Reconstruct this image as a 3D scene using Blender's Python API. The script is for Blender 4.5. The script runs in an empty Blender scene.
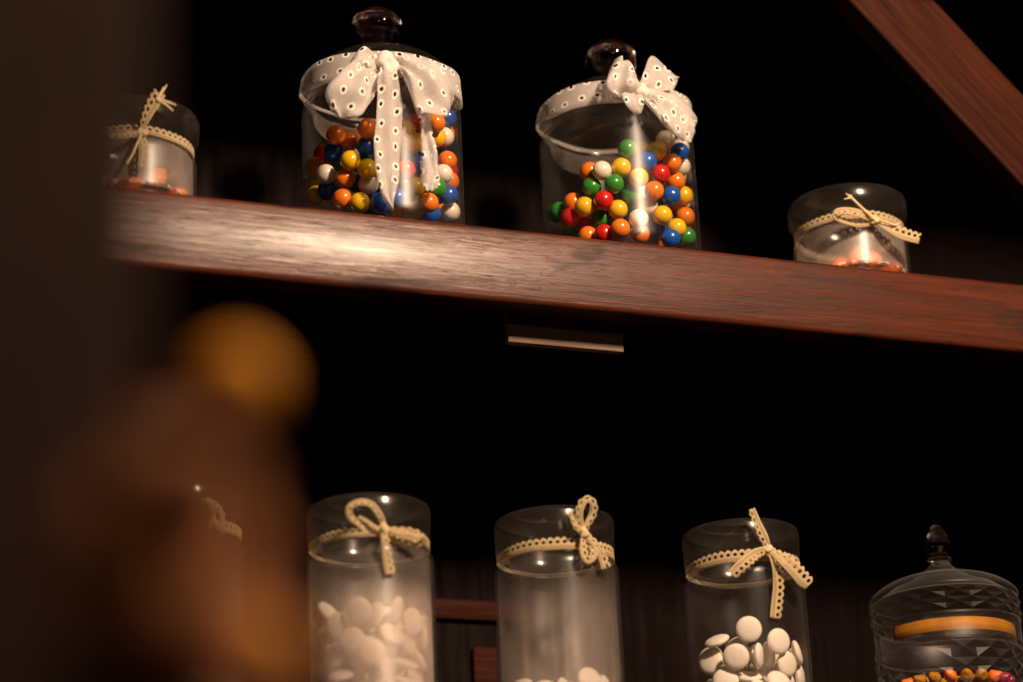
import bpy, bmesh, math, random
from mathutils import Vector, Matrix, Quaternion
from mathutils.bvhtree import BVHTree

random.seed(7)
SC = bpy.context.scene
COL = SC.collection
PI = math.pi

# ------------------------------------------------------------------ camera
F = 2415.0
CX, CY = 511.5, 341.0
Xc = Vector((6669, 609, F)).normalized()
_vy = F * F / 911.8
Zc = Vector((-.0454 * _vy, -_vy, F)).normalized()
Yc = Zc.cross(Xc).normalized()
Xc = Yc.cross(Zc).normalized()
M3 = Matrix((Xc, Yc, Zc))


def ray(x, y):
    return M3 @ Vector(((x - CX) / F, (y - CY) / F, 1.0))


CAM = -ray(611, 239) * 2.2


def P(x, y, yp):
    d = ray(x, y)
    return CAM + d * ((yp - CAM.y) / d.y)


def at_depth(x, y, t):
    return CAM + ray(x, y) * t


def proj(p):
    q = M3.transposed() @ (p - CAM)
    return CX + F * q.x / q.z, CY + F * q.y / q.z


cd = bpy.data.cameras.new('camera')
cam = bpy.data.objects.new('camera', cd)
COL.objects.link(cam)
R = Matrix.Identity(4)
cr, cu, cf = M3 @ Vector((1, 0, 0)), M3 @ Vector((0, -1, 0)), M3 @ Vector((0, 0, 1))
for i in range(3):
    R[i][0], R[i][1], R[i][2], R[i][3] = cr[i], cu[i], -cf[i], CAM[i]
cam.matrix_world = R
cd.sensor_width = 36
cd.lens = F * 36 / 1023
cd.clip_start = .02
cd.dof.use_dof = True
cd.dof.focus_distance = 2.22
cd.dof.aperture_fstop = 2.2
SC.camera = cam

vs = SC.view_settings
vs.view_transform = 'Standard'
vs.look = 'None'
vs.exposure = 0
vs.gamma = 1
vs.use_curve_mapping = False
SC.cycles.transparent_max_bounces = 48
SC.cycles.max_bounces = 16
SC.cycles.transmission_bounces = 14
SC.cycles.glossy_bounces = 6

# ------------------------------------------------------------------ node helpers


def new_mat(name):
    m = bpy.data.materials.new(name)
    m.use_nodes = True
    nt = m.node_tree
    for n in list(nt.nodes):
        nt.nodes.remove(n)
    out = nt.nodes.new('ShaderNodeOutputMaterial')
    return m, nt, out


class N:
    """small wrapper for node building"""

    def __init__(s, nt):
        s.nt = nt

    def n(s, t, **kw):
        o = s.nt.nodes.new(t)
        for k, v in kw.items():
            setattr(o, k, v)
        return o

    def link(s, a, b):
        s.nt.links.new(a, b)

    def math(s, op, a, b=None, c=None, clamp=False):
        o = s.n('ShaderNodeMath', operation=op, use_clamp=clamp)
        for i, v in enumerate((a, b, c)):
            if v is None:
                continue
            if isinstance(v, (int, float)):
                o.inputs[i].default_value = v
            else:
                s.link(v, o.inputs[i])
        return o.outputs[0]

    def ramp(s, fac, stops, interp='LINEAR'):
        o = s.n('ShaderNodeValToRGB')
        o.color_ramp.interpolation = interp
        el = o.color_ramp.elements
        while len(el) < len(stops):
            el.new(.5)
        for e, (p, c) in zip(el, stops):
            e.position = p
            e.color = (*c, 1) if len(c) == 3 else c
        s.link(fac, o.inputs[0])
        return o.outputs[0]

    def mapr(s, v, a, b, c, d, smooth=True):
        o = s.n('ShaderNodeMapRange')
        o.interpolation_type = 'SMOOTHSTEP' if smooth else 'LINEAR'
        s.link(v, o.inputs[0])
        for i, k in enumerate((a, b, c, d)):
            o.inputs[i + 1].default_value = k
        return o.outputs[0]

    def mix(s, fac, a, b):
        o = s.n('ShaderNodeMixShader')
        if isinstance(fac, (int, float)):
            o.inputs[0].default_value = fac
        else:
            s.link(fac, o.inputs[0])
        s.link(a, o.inputs[1])
        s.link(b, o.inputs[2])
        return o.outputs[0]

    def noise(s, vec, scale, detail=3, rough=.5, dist=0):
        o = s.n('ShaderNodeTexNoise')
        o.inputs['Scale'].default_value = scale
        o.inputs['Detail'].default_value = detail
        o.inputs['Roughness'].default_value = rough
        o.inputs['Distortion'].default_value = dist
        s.link(vec, o.inputs['Vector'])
        return o.outputs[0]

    def coords(s, scale=(1, 1, 1), rot=(0, 0, 0), which='Object', loc=(0, 0, 0)):
        tc = s.n('ShaderNodeTexCoord')
        mp = s.n('ShaderNodeMapping')
        mp.inputs['Scale'].default_value = scale
        mp.inputs['Rotation'].default_value = rot
        mp.inputs['Location'].default_value = loc
        s.link(tc.outputs[which], mp.inputs[0])
        return mp.outputs[0]

    def principled(s, col, rough=.5, spec=.5, **kw):
        b = s.n('ShaderNodeBsdfPrincipled')
        for k, v in (('Base Color', col), ('Roughness', rough), ('Specular IOR Level', spec), *kw.items()):
            i = b.inputs[k]
            if isinstance(v, (int, float)):
                i.default_value = v
            elif isinstance(v, tuple):
                i.default_value = (*v, 1) if len(v) == 3 else v
            else:
                s.link(v, i)
        return b.outputs[0], b


def lin(r, g, b):
    return tuple(((c / 255 + .055) / 1.055) ** 2.4 if c > 10 else c / 255 / 12.92 for c in (r, g, b))


def wood(name, dark, mid, light, rough=(.34, .55), spec=.5, bump=.25, along='X', scale=1.0, worn=None, coat=0.0):
    """grain runs along one local axis"""
    m, nt, out = new_mat(name)
    k = N(nt)
    st = {'X': (1.2, 16, 26), 'Y': (16, 1.2, 26), 'Z': (16, 26, 1.2)}[along]
    st = tuple(v * scale for v in st)
    v = k.coords(st)
    fine = k.noise(v, 9, 5, .62, .4)
    v2 = k.coords(tuple(a * .35 for a in st))
    broad = k.noise(v2, 6, 3, .55, 1.1)
    g = k.math('ADD', k.math('MULTIPLY', fine, .55), k.math('MULTIPLY', broad, .45))
    col = k.ramp(g, [(.33, dark), (.5, mid), (.68, light)])
    pore = k.noise(k.coords(tuple(a * 2.2 for a in st)), 14, 2, .7)
    po = k.mapr(pore, .30, .42, .35, 1)
    mx = k.n('ShaderNodeMix', data_type='RGBA', blend_type='MULTIPLY')
    mx.inputs[0].default_value = .75
    k.link(col, mx.inputs[6])
    cb = k.n('ShaderNodeCombineColor')
    for i in range(3):
        k.link(po, cb.inputs[i])
    k.link(cb.outputs[0], mx.inputs[7])
    base = mx.outputs[2]
    rg = k.mapr(fine, .3, .7, rough[1], rough[0])
    if worn:
        # dark worn patches with a shape of their own
        pw = k.noise(k.coords((5, 22, 30)), 1.6, 4, .6, .6)
        pf = k.mapr(pw, .54, .66, 0, worn)
        m2 = k.n('ShaderNodeMix', data_type='RGBA')
        k.link(pf, m2.inputs[0])
        k.link(base, m2.inputs[6])
        m2.inputs[7].default_value = (*[c * .35 for c in dark], 1)
        base = m2.outputs[2]
        rg = k.math('ADD', rg, k.math('MULTIPLY', pf, .22))
    sh, b = k.principled(base, rg, spec)
    b.inputs['Coat Weight'].default_value = coat
    b.inputs['Coat Roughness'].default_value = .20
    bp = k.n('ShaderNodeBump')
    bp.inputs['Strength'].default_value = bump
    bp.inputs['Distance'].default_value = .002
    k.link(k.math('ADD', fine, k.math('MULTIPLY', po, .5)), bp.inputs['Height'])
    k.link(bp.outputs[0], b.inputs['Normal'])
    k.link(sh, out.inputs[0])
    return m


def thin_glass(k, rough=.02, tint=(.97, .97, .97), f0=.035, power=4.0, gain=.8):
    lw = k.n('ShaderNodeLayerWeight')
    lw.inputs['Blend'].default_value = .5
    fc = k.math('POWER', lw.outputs['Facing'], power)
    fac = k.math('ADD', f0, k.math('MULTIPLY', fc, gain), clamp=True)
    t = k.n('ShaderNodeBsdfTransparent')
    t.inputs[0].default_value = (*tint, 1)
    g = k.n('ShaderNodeBsdfGlossy')
    g.inputs['Roughness'].default_value = rough
    g.inputs['Color'].default_value = (.95, .95, .95, 1)
    return k.mix(fac, t.outputs[0], g.outputs[0])


def glass_mat(name, rough=.02, tint=(.97, .97, .97), f0=.035):
    m, nt, out = new_mat(name)
    k = N(nt)
    k.link(thin_glass(k, rough, tint, f0), out.inputs[0])
    return m


def solid_glass(name, col=(.96, .95, .94), rough=.0):
    m, nt, out = new_mat(name)
    k = N(nt)
    g = k.n('ShaderNodeBsdfGlass')
    g.inputs['Color'].default_value = (*col, 1)
    g.inputs['Roughness'].default_value = rough
    g.inputs['IOR'].default_value = 1.48
    k.link(g.outputs[0], out.inputs[0])
    return m


def dusty_glass(name, z0, z1, low, high, nz=(.5, 25, 9), seed=0.0, gloss=.32, tgr=.25, f0=.008, gm=.22, col=(.92, .78, .69)):
    """glass with a film of sugar dust: `low` below z0, `high` above z1 (local heights)"""
    m, nt, out = new_mat(name)
    k = N(nt)
    tg = thin_glass(k, tgr, (.96, .96, .96), f0)
    v = k.coords(loc=(seed, seed * .7, 0))
    sep = k.n('ShaderNodeSeparateXYZ')
    k.link(k.coords(), sep.inputs[0])
    n1 = k.noise(v, nz[1], 4, .6, .5)
    n2 = k.noise(k.coords((1, 1, .25), loc=(seed, 0, 0)), nz[2] * 4, 3, .6)
    zz = k.math('ADD', sep.outputs[2], k.math('MULTIPLY', k.math('SUBTRACT', n1, .5), .045))
    f = k.mapr(zz, z0, z1, low, high)
    mod = k.mapr(n2, .35, .65, 1 - nz[0], 1)
    mod2 = k.mapr(n1, .3, .6, .65, 1)
    f = k.math('MULTIPLY', k.math('MULTIPLY', f, mod), mod2)
    d = k.n('ShaderNodeBsdfDiffuse')
    d.inputs[0].default_value = (*col, 1)
    t = k.n('ShaderNodeBsdfTranslucent')
    t.inputs[0].default_value = (*col, 1)
    gl = k.n('ShaderNodeBsdfGlossy')
    gl.inputs['Roughness'].default_value = gloss
    gl.inputs['Color'].default_value = (.8, .78, .75, 1)
    film = k.mix(gm, k.mix(.45, d.outputs[0], t.outputs[0]), gl.outputs[0])
    k.link(k.mix(f, tg, film), out.inputs[0])
    return m


def eyelet_fabric(name):
    m, nt, out = new_mat(name)
    k = N(nt)
    tc = k.n('ShaderNodeTexCoord')
    sep = k.n('ShaderNodeSeparateXYZ')
    k.link(tc.outputs['UV'], sep.inputs[0])
    cell = .0165
    a = k.math('DIVIDE', sep.outputs[0], cell)
    b = k.math('DIVIDE', sep.outputs[1], cell)
    row = k.math('FLOOR', b)
    odd = k.math('MODULO', k.math('ABSOLUTE', row), 2)
    a2 = k.math('ADD', a, k.math('MULTIPLY', odd, .5))
    ca = k.math('FLOOR', a2)
    # small random shift of every hole
    cv = k.n('ShaderNodeCombineXYZ')
    k.link(ca, cv.inputs[0])
    k.link(row, cv.inputs[1])
    wn = k.n('ShaderNodeTexWhiteNoise', noise_dimensions='2D')
    k.link(cv.outputs[0], wn.inputs['Vector'])
    s2 = k.n('ShaderNodeSeparateXYZ')
    k.link(wn.outputs['Color'], s2.inputs[0])
    fx = k.math('SUBTRACT', k.math('FRACT', a2), k.math('ADD', .38, k.math('MULTIPLY', s2.outputs[0], .24)))
    fy = k.math('SUBTRACT', k.math('FRACT', b), k.math('ADD', .38, k.math('MULTIPLY', s2.outputs[1], .24)))
    d = k.math('SQRT', k.math('ADD', k.math('MULTIPLY', fx, fx), k.math('MULTIPLY', k.math('MULTIPLY', fy, fy), 1.5)))
    hole = k.math('LESS_THAN', d, .12)
    ring = k.math('LESS_THAN', d, .26)
    weave = k.noise(tc.outputs['UV'], 900, 2, .6)
    col = k.ramp(weave, [(.3, (.70, .655, .63)), (.7, (.85, .81, .78))])
    mx = k.n('ShaderNodeMix', data_type='RGBA')
    k.link(ring, mx.inputs[0])
    k.link(col, mx.inputs[6])
    mx.inputs[7].default_value = (.95, .92, .88, 1)
    df = k.n('ShaderNodeBsdfDiffuse')
    k.link(mx.outputs[2], df.inputs[0])
    tl = k.n('ShaderNodeBsdfTranslucent')
    k.link(mx.outputs[2], tl.inputs[0])
    cl = k.mix(.3, df.outputs[0], tl.outputs[0])
    tr = k.n('ShaderNodeBsdfTransparent')
    sheer = k.math('MULTIPLY', k.math('SUBTRACT', 1.0, ring), k.mapr(weave, .3, .7, .52, .26))
    al = k.math('MAXIMUM', hole, sheer)
    k.link(k.mix(al, cl, tr.outputs[0]), out.inputs[0])
    return m


def crochet_lace(name, col=(.74, .58, .34), period=.0062):
    """UV: u in metres along the lace, v 0..1 across it"""
    m, nt, out = new_mat(name)
    k = N(nt)
    tc = k.n('ShaderNodeTexCoord')
    sep = k.n('ShaderNodeSeparateXYZ')
    k.link(tc.outputs['UV'], sep.inputs[0])
    u, v = sep.outputs[0], sep.outputs[1]
    ph = k.math('DIVIDE', u, period)
    sc = k.math('ABSOLUTE', k.math('SINE', k.math('MULTIPLY', ph, PI)))
    edge = k.math('ADD', .80, k.math('MULTIPLY', sc, .20))
    cut = k.math('GREATER_THAN', v, edge)
    fx = k.math('SUBTRACT', k.math('FRACT', ph), .5)
    fy = k.math('SUBTRACT', v, .62)
    d = k.math('ADD', k.math('MULTIPLY', k.math('MULTIPLY', fx, fx), 12.0), k.math('MULTIPLY', k.math('MULTIPLY', fy, fy), 55.0))
    hole = k.math('LESS_THAN', d, 1.0)
    # row of tiny ladder holes along the lower edge
    lx = k.math('SUBTRACT', k.math('FRACT', k.math('MULTIPLY', ph, 4.0)), .5)
    ly = k.math('SUBTRACT', v, .25)
    d2 = k.math('ADD', k.math('MULTIPLY', k.math('MULTIPLY', lx, lx), 12.0), k.math('MULTIPLY', k.math('MULTIPLY', ly, ly), 60.0))
    h2 = k.math('LESS_THAN', d2, .8)
    al = k.math('MAXIMUM', cut, k.math('MAXIMUM', hole, k.math('MULTIPLY', h2, .8)))
    th = k.noise(tc.outputs['UV'], 1400, 2, .6)
    c = k.ramp(th, [(.3, tuple(x * .62 for x in col)), (.7, tuple(min(1, x * 1.2) for x in col))])
    df = k.n('ShaderNodeBsdfDiffuse')
    k.link(c, df.inputs[0])
    tl = k.n('ShaderNodeBsdfTranslucent')
    k.link(c, tl.inputs[0])
    tr = k.n('ShaderNodeBsdfTransparent')
    k.link(k.mix(al, k.mix(.25, df.outputs[0], tl.outputs[0]), tr.outputs[0]), out.inputs[0])
    return m


def plain(name, col, rough=.5, spec=.5, coat=0, sss=0, noise_amt=.12, noise_scale=60):
    m, nt, out = new_mat(name)
    k = N(nt)
    nz = k.noise(k.coords(), noise_scale, 3, .6)
    c = k.ramp(nz, [(.3, tuple(x * (1 - noise_amt) for x in col)), (.7, tuple(min(1, x * (1 + noise_amt)) for x in col))])
    sh, b = k.principled(c, rough, spec)
    b.inputs['Coat Weight'].default_value = coat
    b.inputs['Coat Roughness'].default_value = .12
    if sss:
        b.inputs['Subsurface Weight'].default_value = sss
        b.inputs['Subsurface Radius'].default_value = (.004, .003, .002)
        b.inputs['Subsurface Scale'].default_value = 1
    k.link(sh, out.inputs[0])
    return m


MT = {}
MT['shelf'] = wood('stained_shelf_wood', (.030, .0068, .0034), (.075, .0175, .0078), (.125, .033, .0135), rough=(.30, .40), spec=.26, worn=.75, coat=.12)
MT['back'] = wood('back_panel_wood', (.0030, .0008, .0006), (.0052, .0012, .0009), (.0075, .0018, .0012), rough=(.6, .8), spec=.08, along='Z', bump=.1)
MT['frame'] = wood('back_frame_wood', (.022, .0042, .002), (.036, .0070, .0032), (.055, .010, .0045), rough=(.6, .8), spec=.1, along='X', bump=.1)
MT['brace'] = wood('brace_wood', (.010, .0024, .0010), (.036, .0072, .0020), (.070, .0150, .0038), rough=(.5, .7), spec=.10, along='X', bump=.25)
MT['post'] = wood('near_post_wood', (.022, .0080, .0044), (.034, .0122, .0070), (.046, .0175, .0105), rough=(.6, .8), spec=.15, along='Z')
MT['board'] = wood('shade_darkened_board_wood', (.006, .0018, .0012), (.012, .0032, .0020), (.018, .005, .003), rough=(.5, .7), spec=.15)  # shade put into the colour: kills bounce so board undersides stay black
MT['cleat'] = wood('cleat_wood', (.14, .09, .06), (.26, .18, .12), (.36, .26, .18), rough=(.5, .7), spec=.2)
MT['glass'] = glass_mat('clear_jar_glass', .27, f0=.008)

MT['knob'] = solid_glass('solid_knob_glass')

MT['white_ribbon'] = eyelet_fabric('white_eyelet_cotton')
MT['knot'] = plain('white_cotton_knot', (.78, .72, .67), .9, .1, noise_scale=400)
MT['lace'] = crochet_lace('cream_crochet_lace')
MT['cord'] = plain('cream_cotton_cord', (.72, .56, .33), .9, .1, noise_amt=.3, noise_scale=700)
GC = {
    'red': (.58, .012, .010), 'orange': (.83, .20, .012), 'yellow': (.86, .50, .010),
    'green': (.030, .24, .025), 'blue': (.006, .085, .42), 'white': (.84, .74, .60),
}
for c, v in GC.items():
    MT['gum_' + c] = plain('glossy_%s_candy_shell' % c, v, .28, .5, coat=.5, noise_amt=.05)
MT['tablet'] = plain('white_candy_sugar', (.86, .78, .68), .6, .3, sss=0, noise_amt=.05, noise_scale=300)
MT['wrap'] = plain('orange_candy', (.92, .17, .006), .5, .4, coat=.1, noise_amt=.25, noise_scale=90)
MT['amber'] = plain('amber_candy', (.46, .19, .010), .5, .2, coat=.0, noise_amt=.2)
MT['pinkc'] = plain('magenta_candy', (.28, .018, .06), .35, .5, coat=.3)
MT['near_orange'] = plain('orange_skin', (.78, .31, .018), .6, .2, noise_amt=.3, noise_scale=40)
MT['near_leaf'] = plain('dry_brown_leaf', (.42, .155, .05), .7, .2, noise_amt=.35, noise_scale=40)
MT['near_stem'] = plain('dark_stem', (.13, .06, .03), .8, .2, noise_amt=.3)

# ------------------------------------------------------------------ object helpers


def link_mesh(name, bm, mats, parent=None, smooth=True, loc=None):
    me = bpy.data.meshes.new(name)
    bm.normal_update()
    bm.to_mesh(me)
    bm.free()
    for m in (mats if isinstance(mats, (list, tuple)) else [mats]):
        me.materials.append(m)
    if smooth:
        for p in me.polygons:
            p.use_smooth = True
    o = bpy.data.objects.new(name, me)
    COL.objects.link(o)
    if parent is not None:
        o.parent = parent
    if loc is not None:
        o.location = loc
    return o


def tag(o, label=None, cat=None, group=None, kind=None):
    if label:
        o['label'] = label
    if cat:
        o['category'] = cat
    if group:
        o['group'] = group
    if kind:
        o['kind'] = kind
    return o


def thing(name, loc, label, cat, group=None):
    o = bpy.data.objects.new(name, None)
    o.empty_display_size = .02
    COL.objects.link(o)
    o.location = loc
    return tag(o, label, cat, group)


def lathe(profile, segs=72, closed=True):
    """profile: (radius, z [, material]) going round the section; radius 0 points become poles"""
    bm = bmesh.new()
    rings = []
    for p in profile:
        r, z = p[0], p[1]
        if r < 1e-6:
            rings.append([bm.verts.new((0, 0, z))])
        else:
            rings.append([bm.verts.new((r * math.cos(2 * PI * i / segs), r * math.sin(2 * PI * i / segs), z)) for i in range(segs)])
    n = len(rings)
    for j in range(n if closed else n - 1):
        a, b = rings[j], rings[(j + 1) % n]
        mi = profile[j][2] if len(profile[j]) > 2 else 0
        if len(a) == 1 and len(b) == 1:
            continue
        for i in range(segs):
            i2 = (i + 1) % segs
            if len(a) == 1:
                f = bm.faces.new((a[0], b[i2], b[i]))
            elif len(b) == 1:
                f = bm.faces.new((a[i], a[i2], b[0]))
            else:
                f = bm.faces.new((a[i], a[i2], b[i2], b[i]))
            f.material_index = mi
    bmesh.ops.recalc_face_normals(bm, faces=bm.faces)
    return bm


def smooth_profile(pts, n=5):
    """Catmull-Rom through profile points"""
    out = []
    m = len(pts)
    for i in range(m - 1):
        p0, p1, p2, p3 = pts[max(0, i - 1)], pts[i], pts[i + 1], pts[min(m - 1, i + 2)]
        for s in range(n):
            t = s / n
            out.append(tuple(.5 * (2 * b + (c - a) * t + (2 * a - 5 * b + 4 * c - d) * t * t + (3 * b - a - 3 * c + d) * t ** 3)
                             for a, b, c, d in zip(p0[:2], p1[:2], p2[:2], p3[:2])))
    out.append(tuple(pts[-1][:2]))
    return [(max(0, a), b) for a, b in out]


def catmull(pts, n=6):
    out = []
    m = len(pts)
    for i in range(m - 1):
        p0, p1, p2, p3 = pts[max(0, i - 1)], pts[i], pts[i + 1], pts[min(m - 1, i + 2)]
        for s in range(n):
            t = s / n
            out.append(.5 * (2 * p1 + (p2 - p0) * t + (2 * p0 - 5 * p1 + 4 * p2 - p3) * t * t + (3 * p1 - p0 - 3 * p2 + p3) * t ** 3))
    out.append(pts[-1].copy())
    return out


def box_bm(x0, x1, y0, y1, z0, z1, bev=.004, seg=2, xdiv=0):
    bm = bmesh.new()
    bmesh.ops.create_cube(bm, size=1)
    for v in bm.verts:
        v.co = Vector((x0 if v.co.x < 0 else x1, y0 if v.co.y < 0 else y1, z0 if v.co.z < 0 else z1))
    if bev:
        bmesh.ops.bevel(bm, geom=list(bm.edges), offset=bev, segments=seg, profile=.6, affect='EDGES')
    return bm


def strip(name, L, Rr, mat, parent, n=7, cols=7, thick=.0005, ripple=0.0, vnorm=False, ph=0.0, crumple=0.0, u0=0.0):
    """a strip of cloth between two rails (world points); UV u in metres, v metres or 0..1"""
    A, B = catmull([Vector(p) for p in L], n), catmull([Vector(p) for p in Rr], n)
    org = parent_world(parent)
    bm = bmesh.new()
    uvl = bm.loops.layers.uv.new('UVMap')
    rows, us = [], []
    u = u0
    for i, (a, b) in enumerate(zip(A, B)):
        mid = (a + b) / 2
        if i:
            u += (mid - pm).length
        pm = mid
        us.append(u)
        w = (b - a)
        row = []
        for c in range(cols):
            t = c / (cols - 1)
            q = a + w * t
            # waves in depth (towards the viewer), so the cloth is not flat
            q = q + Vector((0, -1, 0)) * (ripple * (math.sin(ph + u * 110 + t * 5.0) + .9 * math.sin(ph * 2 + u * 40 - t * 11) + .5 * math.sin(ph * 3 + u * 210 + t * 3)))
            if crumple:
                q += Vector((random.uniform(-1, 1), random.uniform(-1, 1), random.uniform(-1, 1))) * crumple
            row.append((bm.verts.new(q - org), t, w.length))
        rows.append(row)
    for i in range(len(rows) - 1):
        for c in range(cols - 1):
            vs_ = [rows[i][c], rows[i][c + 1], rows[i + 1][c + 1], rows[i + 1][c]]
            uu = [us[i], us[i], us[i + 1], us[i + 1]]
            try:
                f = bm.faces.new([x[0] for x in vs_])
            except ValueError:
                continue
            for lp, x, q in zip(f.loops, vs_, uu):
                lp[uvl].uv = (q, x[1] if vnorm else (x[1] - .5) * x[2] + .0165 * 1.0)
    bmesh.ops.remove_doubles(bm, verts=bm.verts, dist=1e-5)
    o = link_mesh(name, bm, mat, parent)
    md = o.modifiers.new('thickness', 'SOLIDIFY')
    md.thickness = thick
    md.offset = 0
    return o


def parent_world(p):
    v = Vector((0, 0, 0))
    while p is not None:
        v += p.location
        p = p.parent
    return v


def tube(name, pts, rad, mat, parent, seg=8, n=6, taper=None):
    pp = catmull([Vector(p) for p in pts], n)
    org = parent_world(parent)
    bm = bmesh.new()
    rings = []
    up = Vector((.13, -.92, .31)).normalized()
    for i, p in enumerate(pp):
        d = (pp[min(i + 1, len(pp) - 1)] - pp[max(i - 1, 0)]).normalized()
        s = d.cross(up)
        if s.length < 1e-3:
            s = d.cross(Vector((1, 0, 0)))
        s.normalize()
        t = s.cross(d)
        r = rad if taper is None else rad + (taper - rad) * i / (len(pp) - 1)
        rings.append([bm.verts.new(p - org + (s * math.cos(2 * PI * k / seg) + t * math.sin(2 * PI * k / seg)) * r) for k in range(seg)])
    for a, b in zip(rings, rings[1:]):
        for k in range(seg):
            bm.faces.new((a[k], a[(k + 1) % seg], b[(k + 1) % seg], b[k]))
    bm.faces.new(rings[0][::-1])
    bm.faces.new(rings[-1])
    bmesh.ops.recalc_face_normals(bm, faces=bm.faces)
    return link_mesh(name, bm, mat, parent)


def blob(name, c, rx, ry, rz, mat, parent, rough=.12, seed=1):
    rnd = random.Random(seed)
    bm = bmesh.new()
    bmesh.ops.create_icosphere(bm, subdivisions=3, radius=1)
    ax = [(Vector((rnd.uniform(-1, 1), rnd.uniform(-1, 1), rnd.uniform(-1, 1))) * 4, rnd.uniform(0, 6)) for _ in range(5)]
    org = parent_world(parent)
    for v in bm.verts:
        k = 1 + rough * sum(math.sin(a.dot(v.co) + p) for a, p in ax) / 2.2
        v.co = Vector((v.co.x * rx, v.co.y * ry, v.co.z * rz)) * k + (Vector(c) - org)
    return link_mesh(name, bm, mat, parent)


def band(name, parent, radius, z, width, mat, vnorm, segs=96, thick=.0006, wob=.0, back=1.0, flare=0.0, tilt=0.0):
    """ribbon wound once around a jar (local z)"""
    bm = bmesh.new()
    uvl = bm.loops.layers.uv.new('UVMap')
    cols = 5
    rows = []
    for i in range(segs + 1):
        a = 2 * PI * i / segs + PI / 2
        row = []
        for c in range(cols):
            t = c / (cols - 1)
            zz = z + (t - .5) * width * (back + (1 - back) * min(1, max(0, .62 - 1.1 * math.sin(a)))) + wob * math.sin(a * 3 + 1) + wob * .6 * math.sin(a * 7) + tilt * math.sin(a)
            r = radius + flare * (t - .5) + wob * .25 * (1 + math.sin(a * 11 + t * 4))
            row.append(bm.verts.new((r * math.cos(a), r * math.sin(a), zz)))
        rows.append(row)
    for i in range(segs):
        for c in range(cols - 1):
            f = bm.faces.new((rows[i][c], rows[i + 1][c], rows[i + 1][c + 1], rows[i][c + 1]))
            for lp, (ii, cc) in zip(f.loops, ((i, c), (i + 1, c), (i + 1, c + 1), (i, c + 1))):
                t = cc / (cols - 1)
                lp[uvl].uv = (2 * PI * radius * ii / segs, t if vnorm else t * width)
    o = link_mesh(name, bm, mat, parent)
    md = o.modifiers.new('thickness', 'SOLIDIFY')
    md.thickness = thick
    md.offset = 1
    return o


# ------------------------------------------------------------------ the setting
ZLOW = -.4295          # top of the lower shelf
DEPTH = .34            # how deep the cabinet is
XL, XR = -1.05, 1.0

# back of the cabinet: boards behind the upper shelf, framed panels behind the lower one
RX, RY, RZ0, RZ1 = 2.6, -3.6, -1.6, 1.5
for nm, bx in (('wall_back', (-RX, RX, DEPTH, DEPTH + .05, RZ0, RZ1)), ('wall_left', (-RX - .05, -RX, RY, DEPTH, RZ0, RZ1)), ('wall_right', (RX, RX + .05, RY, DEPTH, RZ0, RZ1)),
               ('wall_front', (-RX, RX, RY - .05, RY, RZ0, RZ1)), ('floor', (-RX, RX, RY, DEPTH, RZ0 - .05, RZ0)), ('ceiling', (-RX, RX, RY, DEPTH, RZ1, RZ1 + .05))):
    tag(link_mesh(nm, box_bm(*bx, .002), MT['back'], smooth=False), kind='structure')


def rail(x0, x1, z0, z1, d=.008):
    o = link_mesh('trim_1', box_bm(x0, x1, DEPTH - d, DEPTH - .0005, z0, z1, .003), MT['frame'], smooth=False)
    tag(o, kind='structure')
    return o


# ------------------------------------------------------------------ shelves


def shelf(label, z, front_h=.0715, board=.03, y0=0.0, x0=XL, x1=XR):
    t = thing('shelf', (0, 0, z), label, 'shelf')
    # board
    b = link_mesh('shelf_board', box_bm(x0, x1, y0 + .024, DEPTH - .002, -board, 0, .002), MT['board'], t, smooth=False)
    # thick front edge with a slightly uneven, rounded arris
    bm = bmesh.new()
    nx = 160
    sec = []
    rr = .005
    for (cy, cz, a0) in ((y0 + .0235 - .001, -.001, 90), (y0 + rr, -rr, 90), ):
        pass
    prof = []
    for k in range(5):
        a = PI / 2 + k / 4 * PI / 2
        prof.append((y0 + rr + rr * math.cos(a), -rr + rr * math.sin(a)))
    for k in range(1, 12):            # gently crowned face
        u_ = k / 12
        prof.append((y0 - .0020 * (1 - (2 * u_ - 1) ** 2), -rr - (front_h - 2 * rr) * u_))
    for k in range(5):
        a = PI + k / 4 * PI / 2
        prof.append((y0 + rr + rr * math.cos(a), -front_h + rr + rr * math.sin(a)))
    prof += [(y0 + .0238, -front_h), (y0 + .0238, 0)]
    rnd = random.Random(3)
    prev = None
    for i in range(nx + 1):
        x = x0 + (x1 - x0) * i / nx
        w = .0002 * math.sin(x * 13) + .0001 * math.sin(x * 37 + 1)
        ring = [bm.verts.new((x, py + (w if py < y0 + .01 else 0), pz + (w * .8 if (pz < -.03 and py < y0 + .02) else 0))) for py, pz in prof]
        if prev:
            for a in range(len(prof)):
                b2 = (a + 1) % len(prof)
                bm.faces.new((prev[a], prev[b2], ring[b2], ring[a]))
        else:
            bm.faces.new(ring)
        prev = ring
    bm.faces.new(prev[::-1])
    bmesh.ops.recalc_face_normals(bm, faces=bm.faces)
    link_mesh('front_edge', bm, MT['shelf'], t)
    return t


upper = shelf('thick reddish-brown wooden shelf carrying the two gumball jars', 0)
lower = shelf('dark wooden shelf under the row of tall jars', ZLOW)
top = shelf('dark wooden shelf above the gumball jars, at cabinet top', .3715, y0=-.10)

# small vertical nick in the upper shelf's edge near the right, and the cleat below it
p0, p1 = P(508, 335, .042), P(624, 348, .042)
bm = box_bm(0, p1.x - p0.x, 0, .009, 0, .0625, .0015)
cleat = link_mesh('shelf_cleat', bm, MT['cleat'], smooth=False, loc=(p0.x, .042, -.0925))
tag(cleat, 'narrow wooden cleat with pale lower edge under the upper shelf', 'cleat')

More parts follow.
